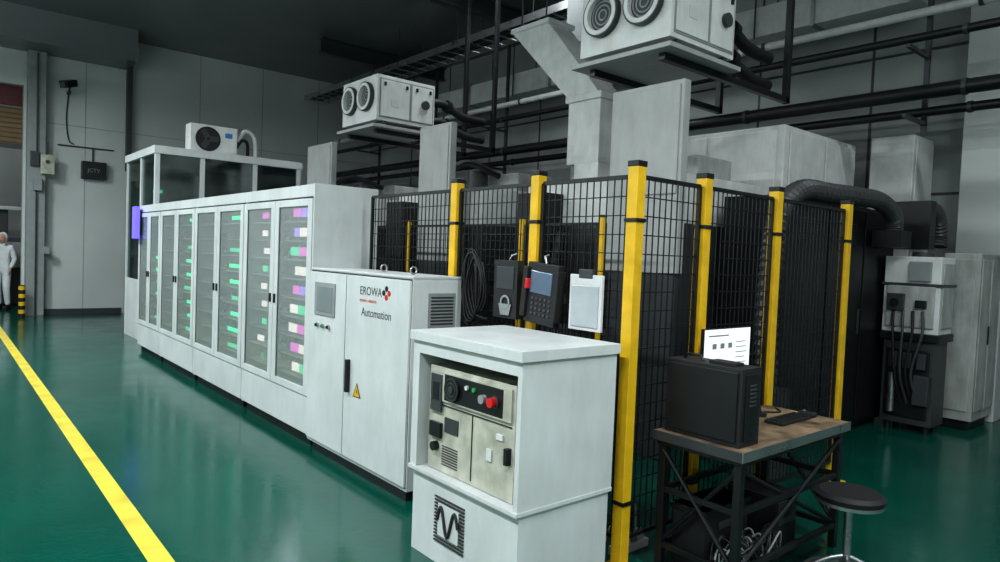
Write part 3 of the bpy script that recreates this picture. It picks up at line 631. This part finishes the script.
# ------------------------------------------------------------ worker
def worker(px, py):
    root = bpy.data.objects.new('worker', None); C.objects.link(root); root.location = (px, py, 0)
    J = {'pel': (0, 0, .93), 'wa': (0, 0, 1.08), 'ch': (0, -.01, 1.28), 'nk': (0, 0, 1.42), 'nk2': (0, -.01, 1.48),
         'ls': (.17, 0, 1.38), 'le': (.23, .02, 1.12), 'lw': (.21, -.14, .93), 'rs': (-.17, 0, 1.38), 're': (-.22, .0, 1.12), 'rw': (-.18, -.18, .98),
         'lh': (.09, 0, .88), 'lk': (.10, -.06, .50), 'la': (.10, .03, .09), 'rh': (-.09, 0, .88), 'rk': (-.10, .02, .48), 'ra': (-.10, .12, .10)}
    E = [('pel', 'wa'), ('wa', 'ch'), ('ch', 'nk'), ('nk', 'nk2'), ('ch', 'ls'), ('ls', 'le'), ('le', 'lw'), ('ch', 'rs'), ('rs', 're'), ('re', 'rw'), ('pel', 'lh'), ('lh', 'lk'), ('lk', 'la'), ('pel', 'rh'), ('rh', 'rk'), ('rk', 'ra')]
    Rr = {'pel': (.16, .12), 'wa': (.145, .11), 'ch': (.165, .115), 'nk': (.07, .07), 'nk2': (.06, .06), 'ls': .075, 'le': .055, 'lw': .04, 'rs': .075, 're': .055, 'rw': .04, 'lh': .10, 'lk': .075, 'la': .055, 'rh': .10, 'rk': .075, 'ra': .055}
    def skin(name, J, E, Rr, mt, rootv):
        ks = list(J); me = bpy.data.meshes.new(name); me.from_pydata([J[k] for k in ks], [(ks.index(a), ks.index(c)) for a, c in E], [])
        ob = bpy.data.objects.new(name, me); C.objects.link(ob); me.materials.append(mt)
        md = ob.modifiers.new('skin', 'SKIN'); md.use_smooth_shade = True
        for i, k in enumerate(ks):
            r = Rr[k]; me.skin_vertices[0].data[i].radius = r if isinstance(r, tuple) else (r, r)
        me.skin_vertices[0].data[ks.index(rootv)].use_root = True
        s = ob.modifiers.new('sub', 'SUBSURF'); s.levels = 2; s.render_levels = 2
        ob.parent = root; return ob
    skin('body_coverall', J, E, Rr, CLOTH, 'pel')
    for s, w in (('l', J['lw']), ('r', J['rw'])):
        sg = 1 if s == 'l' else -1; w = Vector(w); H = {'w': w, 'p': w+Vector((0, -.03, -.07))}; EE = [('w', 'p')]; RR = {'w': .026, 'p': (.038, .018)}
        for i in range(4):
            o = Vector((0, -.024+.016*i, 0)); L = (.07, .08, .075, .06)[i]
            a = H['p']+o+Vector((0, 0, -.02)); H['a%d' % i] = a; H['b%d' % i] = a+Vector((-.008*sg, -.006, -L*.5)); H['c%d' % i] = a+Vector((-.028*sg, -.004, -L*.95))
            EE += [('p', 'a%d' % i), ('a%d' % i, 'b%d' % i), ('b%d' % i, 'c%d' % i)]; RR.update({'a%d' % i: .010, 'b%d' % i: .009, 'c%d' % i: .007})
        H['t1'] = H['p']+Vector((-.01*sg, -.045, 0)); H['t2'] = H['p']+Vector((-.02*sg, -.055, -.04)); EE += [('w', 't1'), ('t1', 't2')]; RR.update({'t1': .011, 't2': .009})
        skin('hand_'+s, H, EE, RR, SKIN, 'w')
    bm = bmesh.new(); bmesh.ops.create_uvsphere(bm, u_segments=28, v_segments=20, radius=1)
    for v in bm.verts:
        x, y, z = v.co; wx = .075*(1-.18*max(0, -z)); yy = y*.095
        if y < -.85 and -.35 < z < .15 and abs(x) < .25: yy -= .022*(1-abs(x)/.25)
        if y < -.6 and -.05 < z < .25 and .2 < abs(x) < .55: yy += .010
        if y < 0 and z < -.6: yy -= .012
        v.co = (x*wx, yy, z*.115)
    me = bpy.data.meshes.new('head'); bm.to_mesh(me); bm.free(); me.materials.append(SKIN)
    for p_ in me.polygons: p_.use_smooth = True
    h = bpy.data.objects.new('head', me); C.objects.link(h); h.parent = root; h.location = (0, -.02, 1.58)
    b = B('face_details')
    for s in (-1, 1):
        b.cyl((s*.028, -.098, 1.59), (s*.028, -.106, 1.59), .010, PAPER, 12); b.cyl((s*.028, -.105, 1.59), (s*.028, -.108, 1.59), .005, BLACK, 10)
        b.box(s*.028-.014, s*.028+.014, -.112, -.10, 1.605, 1.61, HAIR); b.cyl((s*.075, -.02, 1.585), (s*.088, -.015, 1.585), .022, SKIN, 12)
    b.box(-.022, .022, -.118, -.10, 1.522, 1.53, REDD)
    o = b.done(); o.parent = root
    bm = bmesh.new(); bmesh.ops.create_uvsphere(bm, u_segments=28, v_segments=18, radius=1)
    for v in bm.verts:
        x, y, z = v.co
        v.co = (x*.092, y*.108+.018 if y > -.5 else y*.07+.012, z*.125)
    me = bpy.data.meshes.new('hood'); bm.to_mesh(me); bm.free(); me.materials.append(CLOTH)
    for p_ in me.polygons: p_.use_smooth = True
    h = bpy.data.objects.new('hood', me); C.objects.link(h); h.parent = root; h.location = (0, 0.0, 1.60)
    b = B('shoes', 0.02)
    b.box(.055, .145, -.16, .10, 0, .09, BLACKM); b.box(-.145, -.055, -.07, .19, 0, .09, BLACKM)
    o = b.done(); o.parent = root
    root.rotation_euler = (0, 0, math.radians(-25))
worker(1.22, 18.6)

# ------------------------------------------------------------ lamps (unseen tube fixtures; upward part added to lift the ceiling)
def fixture(x, y, L, power, z=ZC-0.12, col=(0.92, 0.98, 1.0), up=0.0):
    b = B('unseen_tube_light')
    b.box(x-0.09, x+0.09, y-L/2, y+L/2, z, z+0.06, WHITE); b.cyl((x-0.04, y-L/2+.03, z-0.015), (x-0.04, y+L/2-.03, z-0.015), 0.014, LIT, 10); b.cyl((x+0.04, y-L/2+.03, z-0.015), (x+0.04, y+L/2-.03, z-0.015), 0.014, LIT, 10)
    b.box(x-0.02, x+0.02, y-0.02, y+0.02, z+0.06, ZC, WHITE)
    ob = b.done()
    for k, (pw, rx, dz) in enumerate(((power, 0, -0.04), (power*up, math.pi, 0.08))):  # second light faces up, added to brighten the dark ceiling
        if pw <= 0: continue
        ld = bpy.data.lights.new('unseen_area_light', 'AREA'); ld.shape = 'RECTANGLE'; ld.size = 0.2; ld.size_y = L; ld.energy = pw; ld.color = col
        lo = bpy.data.objects.new('unseen_area_light', ld); C.objects.link(lo); lo.parent = ob; lo.matrix_parent_inverse = Matrix.Translation(-ob.location); lo.location = (x, y, z+dz); lo.rotation_euler = (rx, 0, 0)
for y, pw in ((0.5, 200), (4.5, 195), (8.5, 205), (12.5, 280)): fixture(-1.2, y, 1.5, pw, z=ZC-1.1, up=0.5)
fixture(2.6, -1.4, 1.5, 200, z=ZC-1.0, up=0.3)  # unseen lamp added to brighten the controller's side face
fixture(6.6, 0.6, 1.3, 75); fixture(6.0, 7.5, 1.3, 75)  # unseen lamps, strengthened to brighten the ducts and wall behind the cell
fixture(0.5, 19.5, 1.3, 60)

w = bpy.data.worlds.new('dim_interior'); bpy.context.scene.world = w; w.use_nodes = True
w.node_tree.nodes['Background'].inputs[0].default_value = (0.6, 0.7, 0.75, 1); w.node_tree.nodes['Background'].inputs[1].default_value = 0.05
bpy.context.scene.view_settings.view_transform = 'Standard'
try: bpy.context.scene.view_settings.look = 'Medium High Contrast'
except Exception: bpy.context.scene.view_settings.look = 'None'

# ------------------------------------------------------------ camera
yaw, pitch, roll = math.radians(40.1), math.radians(-2.2), math.radians(2.27)
f = Vector((math.sin(yaw)*math.cos(pitch), math.cos(yaw)*math.cos(pitch), math.sin(pitch)))
r = Vector((math.cos(yaw), -math.sin(yaw), 0)); u = r.cross(f); c_, s_ = math.cos(roll), math.sin(roll)
R_ = c_*r+s_*u; U_ = -s_*r+c_*u
cd = bpy.data.cameras.new('camera'); cd.sensor_width = 36; cd.lens = 677.2*36/1000; cd.clip_start = 0.05; cd.clip_end = 100
co = bpy.data.objects.new('camera', cd); C.objects.link(co)
co.matrix_world = Matrix(((R_.x, U_.x, -f.x, 0), (R_.y, U_.y, -f.y, 0), (R_.z, U_.z, -f.z, 1.65), (0, 0, 0, 1)))
bpy.context.scene.camera = co
